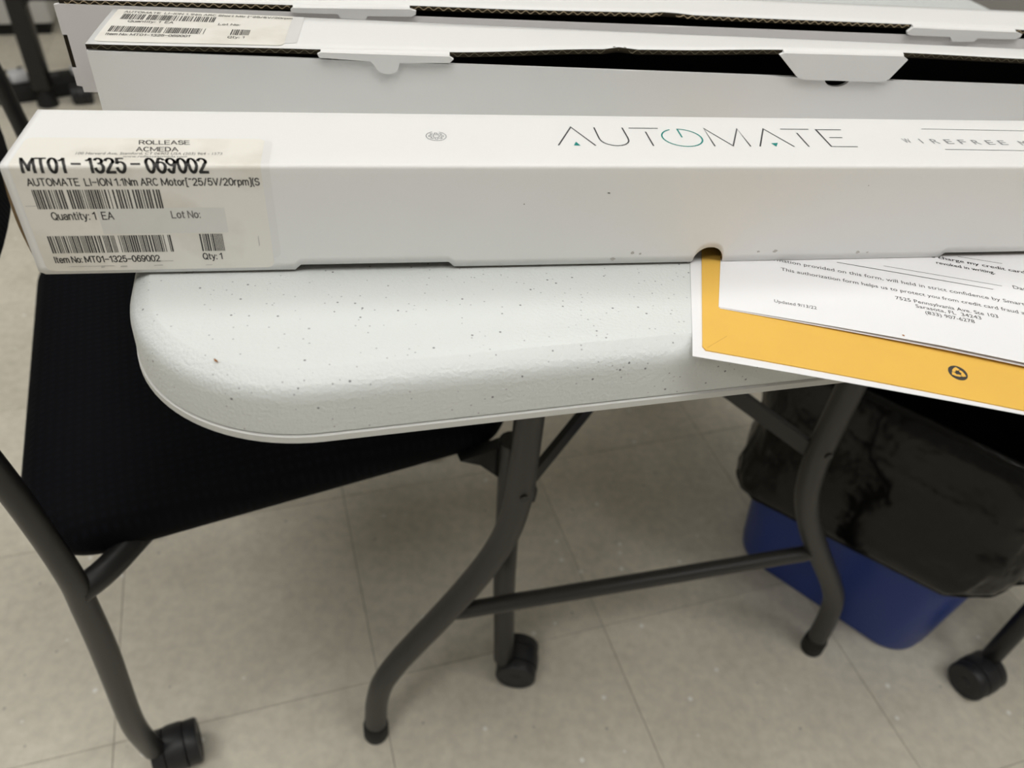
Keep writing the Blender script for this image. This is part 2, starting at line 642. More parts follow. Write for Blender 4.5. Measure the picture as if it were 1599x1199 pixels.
def room_pt(a, d, z=0.0):
    p = NV * a + DV * d
    return Vector((p.x, p.y, z))


K0, K1, J0, J1 = -10, 8, -6, 12
A0, A1 = N_OFF + K0 * TILE, N_OFF + K1 * TILE
D0, D1 = D_OFF + J0 * TILE, D_OFF + J1 * TILE
HC = 2.75


def room_box(name, a0, a1, d0, d1, z0, z1, m, parent=None):
    v = [room_pt(a, d, z) for z in (z0, z1) for (a, d) in ((a0, d0), (a1, d0), (a1, d1), (a0, d1))]
    f = [(0, 1, 2, 3), (4, 5, 6, 7), (0, 1, 5, 4), (1, 2, 6, 5), (2, 3, 7, 6), (3, 0, 4, 7)]
    return mesh_obj(name, v, f, m, parent)


floor = tag(room_box('floor', A0 - .1, A1 + .1, D0 - .1, D1 + .1, -0.06, -0.0010, M['grout']), kind='structure')
g = 0.00045
tv = [(x, y, z) for z in (-0.001, -0.0002) for (x, y) in ((g, g), (TILE - g, g), (TILE - g, TILE - g), (g, TILE - g))]
i2 = g + 0.0005
tv += [(x, y, 0.0) for (x, y) in ((i2, i2), (TILE - i2, i2), (TILE - i2, TILE - i2), (i2, TILE - i2))]
tf = [(8, 9, 10, 11)] + [(a + k, a + (k + 1) % 4, a + 4 + (k + 1) % 4, a + 4 + k) for a in (0, 4) for k in range(4)]
tile_me = bpy.data.meshes.new('floor_tile')
tile_me.from_pydata(tv, [], tf)
tile_me.materials.append(M['tile'])
cells = [(k, j) for k in range(K0, K1) for j in range(J0, J1)]
cells.sort(key=lambda c: ((c[0] + .5) - 1.5) ** 2 + ((c[1] + .5) - 3.0) ** 2)
for k, j in cells[:298]:
    o = bpy.data.objects.new('floor_tile', tile_me)
    COL.objects.link(o)
    o.parent = floor
    o.location = room_pt(N_OFF + k * TILE, D_OFF + j * TILE)
    o.rotation_euler = (0, 0, room_rz)
rv, rf = [], []
for k, j in cells[298:]:
    b0 = len(rv)
    for x, y, z in tv:
        p = room_pt(N_OFF + k * TILE + x, D_OFF + j * TILE + y, z)
        rv.append(tuple(p))
    rf += [tuple(b0 + q for q in f) for f in tf]
tag(mesh_obj('floor_tile_remainder', rv, rf, M['tile'], floor), kind='stuff')

tag(room_box('wall_left', A0 - .1, A0, D0 - .1, D1 + .1, -0.06, HC, M['wall']), kind='structure')
tag(room_box('wall_right', A1, A1 + .1, D0 - .1, D1 + .1, -0.06, HC, M['wall']), kind='structure')
tag(room_box('wall_back', A0, A1, D1, D1 + .1, -0.06, HC, M['wall']), kind='structure')
tag(room_box('wall_front', A0, A1, D0 - .1, D0, -0.06, HC, M['wall']), kind='structure')
tag(room_box('ceiling', A0 - .1, A1 + .1, D0 - .1, D1 + .1, HC, HC + .08, M['ceiling']), kind='structure')

LAMPS = [(-1.45, -0.80, 'behind the camera on the left'), (1.35, -0.80, 'behind the camera on the right'), (-0.05, -0.20, 'over the camera'),
         (-1.45, 1.10, 'over the chair'), (0.60, 1.30, 'over the cartons')]
for a, d, where in LAMPS:
    p = room_pt(a, d, HC)
    t = tag(empty('ceiling_light', p, room_rz), 'recessed fluorescent ceiling light ' + where, 'ceiling light', 'ceiling troffers')
    hx, hy = 0.60, 0.30
    fr = []
    for nm, lo, hi in (('frame', (-hx, -hy, -.03), (hx, -hy + .03, -.002)), ('frame', (-hx, hy - .03, -.03), (hx, hy, -.002)),
                       ('frame', (-hx, -hy + .03, -.03), (-hx + .03, hy - .03, -.002)), ('frame', (hx - .03, -hy + .03, -.03), (hx, hy - .03, -.002))):
        box_obj(nm, lo, hi, M['frame'], t)
    box_obj('diffuser', (-hx + .03, -hy + .03, -.022), (hx - .03, hy - .03, -.010), M['lamp'], t)

# ------------------------------------------------------------------ folding table
LX, LY, TA = 0.15987, 0.50729, 0.30231      # centre of the near leg frame, angle of the table
TU = Vector((math.cos(TA), math.sin(TA), 0))
TN = Vector((-math.sin(TA), math.cos(TA), 0))


def tab_xy(p):
    d = Vector((p[0] - LX, p[1] - LY, 0))
    return d.dot(TU), d.dot(TN)


table = tag(empty('folding_table', (LX, LY, 0), TA), 'white speckled plastic folding table with charcoal wishbone legs', 'table')
HW, Y0, Y1, RC = 0.388, -0.197, 1.630, 0.080
cy_ = (Y0 + Y1) / 2
hy_ = (Y1 - Y0) / 2
prof = [(0.0190, 0.0), (0.0108, 0.0), (0.0105, -0.0001), (0.0048, -0.0036), (0.0030, -0.0054), (0.0016, -0.0080), (0.0010, -0.0110),
        (0.0004, -0.0268), (0.0012, -0.0278)]
rings = [[(x, y, TH + z) for x, y in rrect(HW - d, hy_ - d, RC - d, 24, 0, cy_)] for d, z in prof]
loft('table_top', rings, M['table'], table, auto=0.5)
prof = [(0.0012, -0.0278), (-0.0002, -0.0283), (-0.0004, -0.0314), (0.0006, -0.0320), (0.0070, -0.0320), (0.0080, -0.0283)]
rings = [[(x, y, TH + z) for x, y in rrect(HW - d, hy_ - d, RC - d, 24, 0, cy_)] for d, z in prof]
loft('table_rim', rings, M['table_rim'], table, cap0=False, cap1=True, auto=0.5)

leg_prof = [(0.150, 0.705), (0.150, 0.60), (0.150, 0.50), (0.150, 0.43), (0.1515, 0.395), (0.158, 0.355), (0.172, 0.315), (0.192, 0.275),
            (0.214, 0.237), (0.240, 0.195), (0.262, 0.158), (0.279, 0.122), (0.287, 0.085), (0.290, 0.050), (0.2915, 0.012)]
for yy in (0.0, 1.43):
    for s in (-1, 1):
        pts = [(s * x, yy, z) for x, z in leg_prof]
        lg = tube('leg', smooth_path(pts, 4), 0.0126, M['leg'], table, seg=20)
        tube('foot_cap', [(s * 0.2908, yy, 0.030), (s * 0.2912, yy, 0.024), (s * 0.2915, yy, 0.004), (s * 0.2915, yy, 0.0)],
             [0.0134, 0.0146, 0.0146, 0.0134], M['rubber'], lg, seg=20)
        # rivet where the brace is fixed
        tube('rivet', [(s * 0.150, yy - 0.0142, 0.418), (s * 0.150, yy + 0.0142, 0.418)], 0.004, M['tube'], lg, seg=10)
    tube('crossbar', [(-0.212, yy, 0.236), (-0.195, yy, 0.236), (0.195, yy, 0.236), (0.212, yy, 0.236)],
         [0.0075, 0.0090, 0.0090, 0.0075], M['leg'], table, seg=14)
    sg = 1 if yy < 0.5 else -1
    for s in (-1, 1):
        # V brace: flat steel bar from the leg to the middle
        a = Vector((s * 0.138, yy + sg * 0.012, 0.412))
        b = Vector((s * 0.004, yy + sg * 0.108, 0.486))
        d = (b - a).normalized()
        up = Vector((0, 0, 1)) - d * d.z
        up.normalize()
        sd = d.cross(up)
        vv = []
        for p in (a - d * 0.012, b):
            for cu, cs in ((-0.0085, -0.003), (0.0085, -0.003), (0.0085, 0.003), (-0.0085, 0.003)):
                vv.append(p + up * cu + sd * cs)
        mesh_obj('brace', vv, [(0, 1, 2, 3), (4, 5, 6, 7), (0, 1, 5, 4), (1, 2, 6, 5), (2, 3, 7, 6), (3, 0, 4, 7)], M['tube'], table)
    tube('centre_link', [(0, yy + sg * 0.104, 0.484), (0, yy + sg * 0.30, 0.60), (0, yy + sg * 0.45, 0.704)], 0.007, M['tube'], table, seg=10)
# hanging locking ring on the left brace
tube('lock_ring', smooth_path([(-0.134, 0.020, 0.410), (-0.129, 0.026, 0.392), (-0.1275, 0.028, 0.374), (-0.1285, 0.028, 0.364)], 4),
     [0.0028] * 7 + [0.0045] * 6, M['tube'], table, seg=8)

# ------------------------------------------------------------------ cartons
CL = 0.66


def carton_print(root_map):
    return root_map


# --- the front carton, closed, thumb-notched front panel
B1 = (-0.2111, 0.2785)
BA = 0.21702
c1 = tag(empty('carton', (B1[0], B1[1], ZT), BA), 'closed slim white carton in front with green and black logo and address label', 'box', 'slim white motor cartons')
BH, BD = 0.0516, 0.0548
zb = -BH
rec = zb + 0.0026


def bottom_stations():
    st = [(0.0, zb + 0.0015), (0.0025, zb), (0.1089, zb), (0.1117, rec), (0.1796, rec), (0.1824, zb), (0.3012, zb)]
    for a, b in arc(0.3095, zb + 0.0006, 0.0078, 0.0078, PI, 0, 14):
        st.append((a, b))
    st += [(0.3178, zb), (0.4388, zb), (0.4413, rec), (0.5100, rec), (0.5125, zb), (CL - .0025, zb), (CL, zb + 0.0015)]
    return st


st = bottom_stations()
fold = 0.0016
sec = [(0.0, None)]
for q in (0.92, 0.65, 0.35, 0.08):
    sec.append((0.0, ('f', q)))
for a in range(0, 5):
    an = PI + (-PI / 2) * a / 4
    sec.append((fold + fold * math.cos(an), ('z', -fold + fold * math.sin(an))))
for q in (0.1, 0.35, 0.65, 0.9):
    sec.append((fold + (BD - 2 * fold) * q, ('z', 0.0)))
for a in range(0, 5):
    an = PI / 2 - (PI / 2) * a / 4
    sec.append((BD - fold + fold * math.cos(an), ('z', -fold + fold * math.sin(an))))
sec.append((BD, ('z', -0.03)))
sec.append((BD, ('z', zb)))
verts, faces = [], []
ns = len(sec)
for x, z0 in st:
    for y, zz in sec:
        if zz is None:
            z = z0
        elif zz[0] == 'f':
            z = z0 * zz[1]
        else:
            z = zz[1]
        verts.append((x, y, z))
for i in range(len(st) - 1):
    for k in range(ns - 1):
        faces.append((i * ns + k, (i + 1) * ns + k, (i + 1) * ns + k + 1, i * ns + k + 1))
o = mesh_obj('shell', verts, faces, M['card'], c1, smooth=True, mats=[M['card'], M['black_in'], M['kraft']])
sd = o.modifiers.new('board', 'SOLIDIFY')
sd.thickness = 0.0022
sd.offset = -1
sd.material_offset = 1
sd.material_offset_rim = 2
box_obj('bottom_panel', (0.004, 0.012, zb + 0.0005), (CL - .004, BD - 0.0026, zb + 0.0027), M['card'], c1)


def bowed_end(parent, x, H, D, s, m=M['kraft'], amp=0.0016):
    """raw corrugated end flap, bulging a little"""
    pts = [(0.002, -0.002), (0.002, -H + 0.003)] + [(D - 0.003, -H + 0.003), (D - 0.003, -0.002)]
    n = 10
    v, f = [], []
    for i in range(n + 1):
        z = -0.003 - (H - 0.008) * i / n
        bul = amp * math.sin(PI * min(1, i / n * 1.05) if i < n else 0)
        for (y, dx) in ((0.0014, 0.0), (D - 0.003, 0.0), (D - 0.003, 0.0024), (0.0014, 0.0024)):
            v.append((x - s * (bul + (0.0004 if amp else -0.0012)) + s * dx, y, z))
    for i in range(n):
        for k in range(4):
            f.append((i * 4 + k, i * 4 + (k + 1) % 4, (i + 1) * 4 + (k + 1) % 4, (i + 1) * 4 + k))
    f.append((0, 1, 2, 3))
    f.append(tuple(n * 4 + k for k in range(4)))
    return mesh_obj('end_flap', v, f, m, parent)


bowed_end(c1, 0.0, BH, BD, 1)
bowed_end(c1, CL, BH, BD, -1)


def wrap1(off):
    """label plane of the front carton: v > 0 lies on top, v < 0 on the front, around the fold"""
    L = fold * PI / 2
    h = fold * (2 - PI / 2) / 2

    def f(u, v):
        # keep measured positions: v counts from the sharp corner; bend inside +-fold
        if v >= fold:
            return Vector((u, v, off))
        if v <= -fold:
            return Vector((u, -off, v))
        an = PI / 2 + (PI / 2) * (fold - v) / (2 * fold)
        return Vector((u, fold + (fold + off) * math.cos(an), -fold + (fold + off) * math.sin(an)))
    return f


def wrapped_rect(name, x0, x1, v0, v1, off, m, parent, r=0.002, fm=None):
    """label patch with rounded corners wrapped over the fold"""
    cv = [v0, v1]
    out = []
    fm = fm or wrap1(off)
    rows = sorted(set([v0, v1] + [v0 + r * q for q in (.15, .5, 1)] + [v1 - r * q for q in (.15, .5, 1)] + [fold * q for q in (-1, -.5, 0, .5, 1) if v0 < fold * q < v1]))
    verts, faces = [], []
    for v in rows:
        dv = max(0, v0 + r - v, v - (v1 - r))
        ins = r - math.sqrt(max(0, r * r - dv * dv))
        verts.append(fm(x0 + ins, v))
        verts.append(fm(x1 - ins, v))
    for i in range(len(rows) - 1):
        faces.append((2 * i, 2 * i + 1, 2 * i + 3, 2 * i + 2))
    me = bpy.data.meshes.new(name)
    me.from_pydata([tuple(v) for v in verts], [], faces)
    me.materials.append(m)
    o = bpy.data.objects.new(name, me)
    COL.objects.link(o)
    o.parent = parent
    return o


film = wrapped_rect('tape_film', 0.0030, 0.1035, -0.0450, 0.0235, 0.00008, M['tape'], c1, 0.003)
lab = wrapped_rect('address_label', 0.0035, 0.1000, -0.0500, 0.0250, 0.00016, M['label'], c1, 0.003)
patch = wrapped_rect('label_patch', 0.0313, 0.0826, -0.0315, -0.0192, 0.00020, M['patch'], lab, 0.0003)
W1 = wrap1(0.00026)
SP = [fold * q for q in (-1, -.5, 0, .5, 1)]
def label_text(t, x0, x1, base, cap, m, w=0.00045):
    stroke_text(t, x0, x1, base, cap, w, W1, M[m], lab, [], 0.19)


label_text('ROLLEASE', 0.0492, 0.0693, 0.0190, 0.0036, 'ink_faded', 0.00055)
label_text('ACMEDA', 0.0492, 0.0656, 0.0126, 0.0036, 'ink_faded', 0.00055)
lettering('100 Harvard Ave, Stamford, CT 06902 USA (203) 964 - 1573', 0.0262, 0.0837, 0.0093, 0.0022, W1, M['ink_faded'], lab)
lettering('www.rolleaseacmeda.com', 0.0449, 0.0699, 0.0068, 0.0018, W1, M['ink_faded'], lab)
stroke_text('MT01 - 1325 - 069002', 0.0083, 0.0788, -0.0028, 0.0086, 0.00125, W1, M['ink'], lab, SP, 0.30)
label_text('AUTOMATE  LI-ION 1.1Nm ARC Motor[~25/5V/20rpm](S', 0.0083, 0.0986, -0.0087, 0.0031, 'ink')
barcode(0.0088, 0.0582, -0.0194, -0.0106, 3, W1, M['ink'], lab)
label_text('Quantity: 1  EA', 0.0131, 0.0371, -0.0244, 0.0034, 'ink')
label_text('Lot No:', 0.0606, 0.0721, -0.0240, 0.0032, 'ink_faded')
barcode(0.0084, 0.0585, -0.0408, -0.0323, 11, W1, M['ink'], lab)
barcode(0.0700, 0.0807, -0.0408, -0.0320, 5, W1, M['ink'], lab)
label_text('Item No: MT01-1325-069002', 0.0082, 0.0512, -0.0456, 0.0030, 'ink')
label_text('Qty: 1', 0.0698, 0.0779, -0.0450, 0.0030, 'ink')
# rubbed marks on the label and the carton front
rnd = random.Random(4)
sm = []
for (u, v, w, h) in [(0.004, -0.0181, 0.008, 0.0003), (0.0945, -0.039, 0.0004, 0.006), (0.012, -0.0478, 0.02, 0.0003), (0.045, -0.0458, 0.012, 0.0004),
                     (0.034, -0.0484, 0.003, 0.0008), (0.048, -0.0480, 0.004, 0.0005), (0.070, -0.0482, 0.003, 0.0003), (0.026, -0.0486, 0.0015, 0.001)]:
    sm.append([(u, v), (u + w, v + h * .2), (u + w * .96, v + h), (u + w * .1, v + h * .8)])
for q in sm: quads('scuff_mark', [q], W1, M['scuff'], lab)
W1b = wrap1(0.00010)
sm = []
for (u, v, s) in [(0.2695, -0.0455, .0018), (0.2735, -0.0462, .0012), (0.3355, -0.0462, .0012), (0.3445, -0.0460, .0020), (0.3905, -0.0478, .0018), (0.3960, -0.0478, .0012), (0.2600, -0.0490, .0022)]:
    ring = []
    for k in range(9):
        a = 2 * PI * k / 9
        q = s * 0.5 * (0.6 + 0.6 * rnd.random())
        ring.append((u + 1.3 * q * math.cos(a), v + q * math.sin(a)))
    sm.append(ring)
for q in sm: quads('scuff_mark', [q], W1b, M['scuff'], c1)
for q in ([(0.2515, -0.0133), (0.2528, -0.0136), (0.2530, -0.0132), (0.2520, -0.0130)], [(0.2130, -0.0187), (0.2134, -0.0190), (0.2136, -0.0186), (0.2133, -0.0184)],
          [(0.381, -0.0100), (0.3814, -0.0102), (0.3815, -0.0098), (0.3812, -0.0097)]):
    quads('ink_speck', [q], W1b, M['ink'], c1)

# logo on the top panel: thin line letters
TP = wrap1(0.00012)
lw = 0.00075
ribbon('logo_letter', [[(.2311, .0203), (.2410, .0402), (.2489, .0203)]], lw, TP, M['ink_grey'], c1)
Upts = [(.2525, .0400), (.2523, .0290)] + [(a, b) for a, b in arc(.2594, .0275, .0071, .0072, PI, 2 * PI, 10)] + [(.2666, .0290), (.2666, .0400)]
ribbon('logo_letter', [Upts], lw, TP, M['ink_grey'], c1)
ribbon('logo_letter', [[(.2698, .0396), (.2847, .0396)], [(.2773, .0357), (.2770, .0203)]], lw, TP, M['ink_grey'], c1)
ring_pts = arc(.2940, .0294, .0099, .0095, math.radians(88), math.radians(-248), 30)
ribbon('logo_power_ring', [ring_pts, [(.2944, .0392), (.2941, .0297)]], lw, TP, M['teal'], c1)
ribbon('logo_letter', [[(.3076, .0203), (.3086, .0400), (.3170, .0208), (.3261, .0400), (.3258, .0203)]], lw, TP, M['ink_grey'], c1)
ribbon('logo_letter', [[(.3306, .0203), (.3402, .0402), (.3484, .0203)]], lw, TP, M['ink_grey'], c1)
ribbon('logo_letter', [[(.3493, .0400), (.3647, .0400)], [(.3564, .0357), (.3561, .0203)]], lw, TP, M['ink_grey'], c1)
ribbon('logo_letter', [[(.3825, .0398), (.3686, .0398), (.3681, .0206), (.3821, .0206)], [(.3718, .0307), (.3788, .0307)]], lw, TP, M['ink_grey'], c1)
quads('logo_triangle', [[(.2384, .0203), (.2416, .0203), (.2402, .0242)]], TP, M['teal'], c1)
quads('logo_triangle', [[(.3377, .0238), (.3414, .0243), (.3390, .0202)]], TP, M['teal'], c1)
xx = [.4108, .4185, .4262, .4339, .4416, .4493, .4570, .4643, .4760]
for ch, x in zip('WIREFREEM', xx):
    lettering(ch, x + (.0016 if ch == 'I' else 0), x + (.0024 if ch == 'I' else .0040), 0.0252 - (x - .41) * .03, 0.0050, TP, M['ink_light'], c1)
ribbon('print_line', [[(.4291, .0418), (.5300, .0398)], [(.4284, .0181), (.5300, .0158)]], 0.0004, TP, M['ink_grey'], c1)
gc = (.1754, .0292)
ribbon('gear_mark', [arc(gc[0], gc[1], .0046, .0047, 1.9, 1.2 + 2 * PI, 24)], 0.00035, TP, M['ink_light'], c1)
gear = []
for k in range(8):
    for q, rr in ((-.28, .0024), (-.16, .0034), (.16, .0034), (.28, .0024)):
        a = 2 * PI * (k + q) / 8
        gear.append((gc[0] + rr * math.cos(a), gc[1] + rr * math.sin(a)))
ribbon('gear_mark', [gear], 0.00035, TP, M['ink_light'], c1, closed=True)
ribbon('gear_mark', [arc(gc[0], gc[1], .0015, .0015, 0, 2 * PI, 12)], 0.00035, TP, M['ink_light'], c1)


# --- the two cartons behind, lids ajar
def interp(tbl, x):
    if x <= tbl[0][0]: return tbl[0][1]
    for (a, b), (c, d) in zip(tbl, tbl[1:]):
        if x <= c:
            t = (x - a) / (c - a)
            t = t * t * (3 - 2 * t) * 0.5 + t * 0.5
            return b + (d - b) * t
    return tbl[-1][1]


def open_carton(loc, ang, H, D, lift, tabs, notches, panel_notch, lid_back_z, m_front, label, end_slot, m_flute):
    """origin: front top left corner of the front panel; lift(x): height of the lid's front edge above it"""
    t = tag(empty('carton', loc, ang), label, 'box', 'slim white motor cartons')
    th = 0.0022
    # front panel, with a thumb notch in the top edge if given
    poly = [(0.0, -H), (CL, -H), (CL, 0.0)]
    if panel_notch:
        cx, r, dpt = panel_notch
        poly += arc(cx, 0.0, r, dpt, 0, -PI, 12)
    poly += [(0.0, 0.0)]
    if end_slot:
        a, b = end_slot
        poly += [(-0.0030, -0.0005), (-0.0030, a), (-0.0003, a), (-0.0003, b), (-0.0030, b), (-0.0030, -H + 0.004), (0.0, -H + 0.0035)]
    extrude_poly('front_panel', poly, lambda a, b, q: (a, q, b), 0.0, th, m_front, t)
    if end_slot:
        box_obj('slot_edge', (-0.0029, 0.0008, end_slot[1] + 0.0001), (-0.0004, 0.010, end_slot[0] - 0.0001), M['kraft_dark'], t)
    box_obj('front_lining', (0.003, th + 0.0001, -H + 0.003), (CL - .003, th + 0.0009, -0.0012 if not panel_notch else -0.0065), M['black_in'], t)
    zk = lid_back_z
    box_obj('back_panel', (0, D - th, -H), (CL, D, zk - 0.0025), m_front, t)
    box_obj('back_lining', (0.003, D - th - 0.0009, -H + .003), (CL - .003, D - th - 0.0001, zk - 0.003), M['black_in'], t)
    box_obj('bottom_panel', (0.001, th, -H), (CL - .001, D - th, -H + th), m_front, t)
    box_obj('bottom_lining', (0.003, th + .001, -H + th + .0001), (CL - .003, D - th - .001, -H + th + .0009), M['black_in'], t)
    for x, s in ((0.0006, 1), (CL - 0.0006, -1)):
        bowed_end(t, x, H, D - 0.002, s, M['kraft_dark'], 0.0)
    # lid: bowed sheet hinged at the back
    nx, ny = 66, 6
    lv, lf = [], []
    for i in range(nx + 1):
        x = CL * i / nx
        y0 = 0.0006
        for cx, w, dep in notches:
            if abs(x - cx) < w:
                y0 = 0.0006 + dep * math.sqrt(max(0, 1 - ((x - cx) / w) ** 2))
        for j in range(ny + 1):
            q = j / ny
            y = y0 + (D - y0) * q
            qq = y / D
            z = lift(x) * (1 - qq) + zk * qq + 0.0012 * math.sin(PI * qq) * (lift(x) / 0.016)
            lv.append((x, y, z))
    for i in range(nx):
        for j in range(ny):
            lf.append((i * (ny + 1) + j, (i + 1) * (ny + 1) + j, (i + 1) * (ny + 1) + j + 1, i * (ny + 1) + j + 1))
    lid = mesh_obj('lid', lv, lf, M['card'], t, smooth=True, mats=[M['card'], M['black_in'], M['kraft_dark']])
    me = lid.data
    if me.polygons[0].normal.z < 0:
        me.flip_normals()
    sd = lid.modifiers.new('board', 'SOLIDIFY')
    sd.thickness = 0.0026
    sd.offset = -1
    sd.material_offset = 1
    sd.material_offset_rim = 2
    # fluting wave in the cut front edge of the lid, between the tabs
    def edge_y(x):
        y0 = 0.0006
        for cx, w, dep in notches:
            if abs(x - cx) < w:
                y0 = 0.0006 + dep * math.sqrt(max(0, 1 - ((x - cx) / w) ** 2))
        return y0
    wv, wf = [], []
    x = 0.003
    k = 0
    last = False
    while x < CL - 0.003:
        z = lift(x) - 0.0013 + 0.00085 * math.sin(2 * PI * x / 0.0060)
        y = edge_y(x) - 0.0003
        inside = any(a - .001 < x < b + .001 for a, b in [tb[0] for tb in tabs])
        if not inside:
            wv += [(x, y, z - 0.00022), (x, y, z + 0.00022), (x, y + 0.0008, z + 0.00022), (x, y + 0.0008, z - 0.00022)]
            if last:
                b0 = len(wv) - 8
                for q in range(4):
                    wf.append((b0 + q, b0 + (q + 1) % 4, b0 + 4 + (q + 1) % 4, b0 + 4 + q))
        last = not inside
        x += 0.0010
        k += 1
    mesh_obj('fluting', wv, wf, m_flute, lid)
    for rng, poly in tabs:
        extrude_poly('tuck_tab', poly, lambda a, b, q: (a, q, b), -0.0026, -0.0004, M['card'], lid)
        a, b = rng
        # folded shoulder that joins the tab to the lid
        n = 10
        v, f = [], []
        for i in range(n + 1):
            x = a + (b - a) * i / n
            zt = lift(x)
            for (y, z) in ((-0.0026, zt - 0.0018), (-0.0020, zt - 0.0006), (-0.0006, zt), (0.0012, zt + 0.0002), (0.0012, zt - 0.0024), (-0.0006, zt - 0.0024)):
                v.append((x, y, z))
        for i in range(n):
            for q in range(6):
                f.append((i * 6 + q, i * 6 + (q + 1) % 6, (i + 1) * 6 + (q + 1) % 6, (i + 1) * 6 + q))
        f.append(tuple(range(6)))
        f.append(tuple(n * 6 + q for q in range(6)))
        mesh_obj('tab_fold', v, f, M['card'], lid, auto=0.9)
    return t, lid


lift2_t = [(0, .0032), (.117, .0050), (.186, .0062), (.27, .0111), (.31, .0122), (.372, .0148), (.445, .0161), (.52, .0154), (.66, .012)]
lift2 = lambda x: interp(lift2_t, x)
lift3_t = [(0, .0022), (.13, .0040), (.20, .0064), (.26, .0064), (.345, .0076), (.43, .0070), (.533, .0070), (.66, .006)]
lift3 = lambda x: interp(lift3_t, x)
mm = 0.001
tab1 = [(118.4, 4.6), (116.3, 3.6), (117.2, 1.8)] + [(143.8, 0.9), (145.6, -1.2)] + arc(152.4, -1.0, 6.4, 4.6, PI, 2 * PI, 10) + [(159.2, 0.6), (186.1, 1.6), (188.1, 3.6), (185.6, 5.0)]
tab2 = [(373.0, 14.0), (370.8, 12.8), (384.5, 1.4), (387.0, 0.1), (389.5, -0.3), (435.5, -0.1), (439.0, 0.5), (441.5, 2.0), (448.3, 13.2), (445.0, 15.0)]
box2, lid2 = open_carton(
    (-0.2347, 0.4030, ZT), math.radians(10.0), 0.0513, 0.0555, lift2,
    [((.1180, .1860), [(a * mm, b * mm) for a, b in tab1]), ((.3730, .4450), [(a * mm, b * mm) for a, b in tab2])],
    [(.2790, .0072, .0052)], (.4112, .0078, .0047), 0.0035, M['card'],
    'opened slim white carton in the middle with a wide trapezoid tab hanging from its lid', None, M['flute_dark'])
tab3a = [(131.0, 3.4), (129.6, 2.2), (130.0, 1.0), (132.5, 0.6), (157.0, 0.8), (158.8, -1.6), (173.4, -1.8), (174.8, 0.3), (201.0, 0.9), (203.6, 2.2), (203.8, 4.2), (200.2, 5.2)]
tab3b = [(532.3, 5.8), (529.6, 3.2), (530.5, 1.4), (533.5, 0.9), (562.0, 0.9), (565.0, -2.2), (581.0, -1.8), (582.5, 0.6), (611.0, 0.9), (614.0, 2.4), (614.4, 4.4), (609.5, 5.6)]
box3, lid3 = open_carton(
    (-0.2810, 0.4675, ZT), math.radians(11.3), 0.0513, 0.0555, lift3,
    [((.1310, .2000), [(a * mm, b * mm) for a, b in tab3a]), ((.5325, .6095), [(a * mm, b * mm) for a, b in tab3b])],
    [(.3640, .0080, .0045)], None, 0.0030, M['card_pink'],
    'opened slim white carton at the back, furthest from the papers', (-0.0172, -0.0366), M['flute'])


def lid2_map(off):
    def f(u, v):
        qq = v / 0.0555
        z = lift2(u) * (1 - qq) + 0.0035 * qq + 0.0012 * math.sin(PI * qq) * (lift2(u) / 0.016)
        return Vector((u, v, z + off))
    return f


def lid_label(x0, x1, v0, v1, off, m, parent, name):
    f = lid2_map(off)
    nx, ny = 12, 6
    r = 0.003
    rows = [v0, v0 + r * .3, v0 + r] + [v0 + r + (v1 - v0 - r) * k / ny for k in range(1, ny + 1)]
    verts, faces = [], []
    for v in rows:
        dv = max(0, v0 + r - v)
        ins = r - math.sqrt(max(0, r * r - dv * dv))
        for i in range(nx + 1):
            verts.append(f(x0 + ins + (x1 - x0 - 2 * ins) * i / nx, v))
    for j in range(len(rows) - 1):
        for i in range(nx):
            faces.append((j * (nx + 1) + i, j * (nx + 1) + i + 1, (j + 1) * (nx + 1) + i + 1, (j + 1) * (nx + 1) + i))
    me = bpy.data.meshes.new(name)
    me.from_pydata([tuple(v) for v in verts], [], faces)
    me.materials.append(m)
    o = bpy.data.objects.new(name, me)
    COL.objects.link(o)
    o.parent = parent
    return o


lid_label(0.004, 0.1050, 0.0080, 0.0550, 0.0002, M['tape'], lid2, 'tape_film')
lid_label(0.003, 0.0985, 0.0040, 0.0550, 0.0003, M['label'], lid2, 'address_label')
L2 = lid2_map(0.00045)
def lid_text(t, x0, x1, base, cap, m='ink_faded', w=0.00045):
    stroke_text(t, x0, x1, base, cap, w, L2, M[m], lid2, [])


lid_text('AUTOMATE  LI-ION 1.1Nm ARC Short Mtr [~25/5V/20rpm', 0.0075, 0.0985, 0.0490, 0.0030)
barcode(0.0080, 0.0585, 0.0380, 0.0470, 3, L2, M['ink'], lid2)
lid_text('Quantity: 1  EA', 0.0130, 0.0365, 0.0335, 0.0032)
lid_text('Lot No:', 0.0605, 0.0718, 0.0335, 0.0030)
barcode(0.0065, 0.0560, 0.0180, 0.0268, 11, L2, M['ink'], lid2)
barcode(0.0690, 0.0795, 0.0180, 0.0268, 5, L2, M['ink'], lid2)
lid_text('Item No: MT01-1325-069001', 0.0068, 0.0490, 0.0130, 0.0030)
lid_text('Qty: 1', 0.0685, 0.0770, 0.0130, 0.0030)

# ------------------------------------------------------------------ papers
def sheet_frame(corner, ang):
    c_, s_ = math.cos(ang), math.sin(ang)
    return lambda a, b: (corner[0] + a * c_ - b * s_, corner[1] + a * s_ + b * c_)


def sag(x, y):
    tx, ty = tab_xy((x, y))
    d = max(0.0, -0.183 - ty)
    return -0.75 * d * d


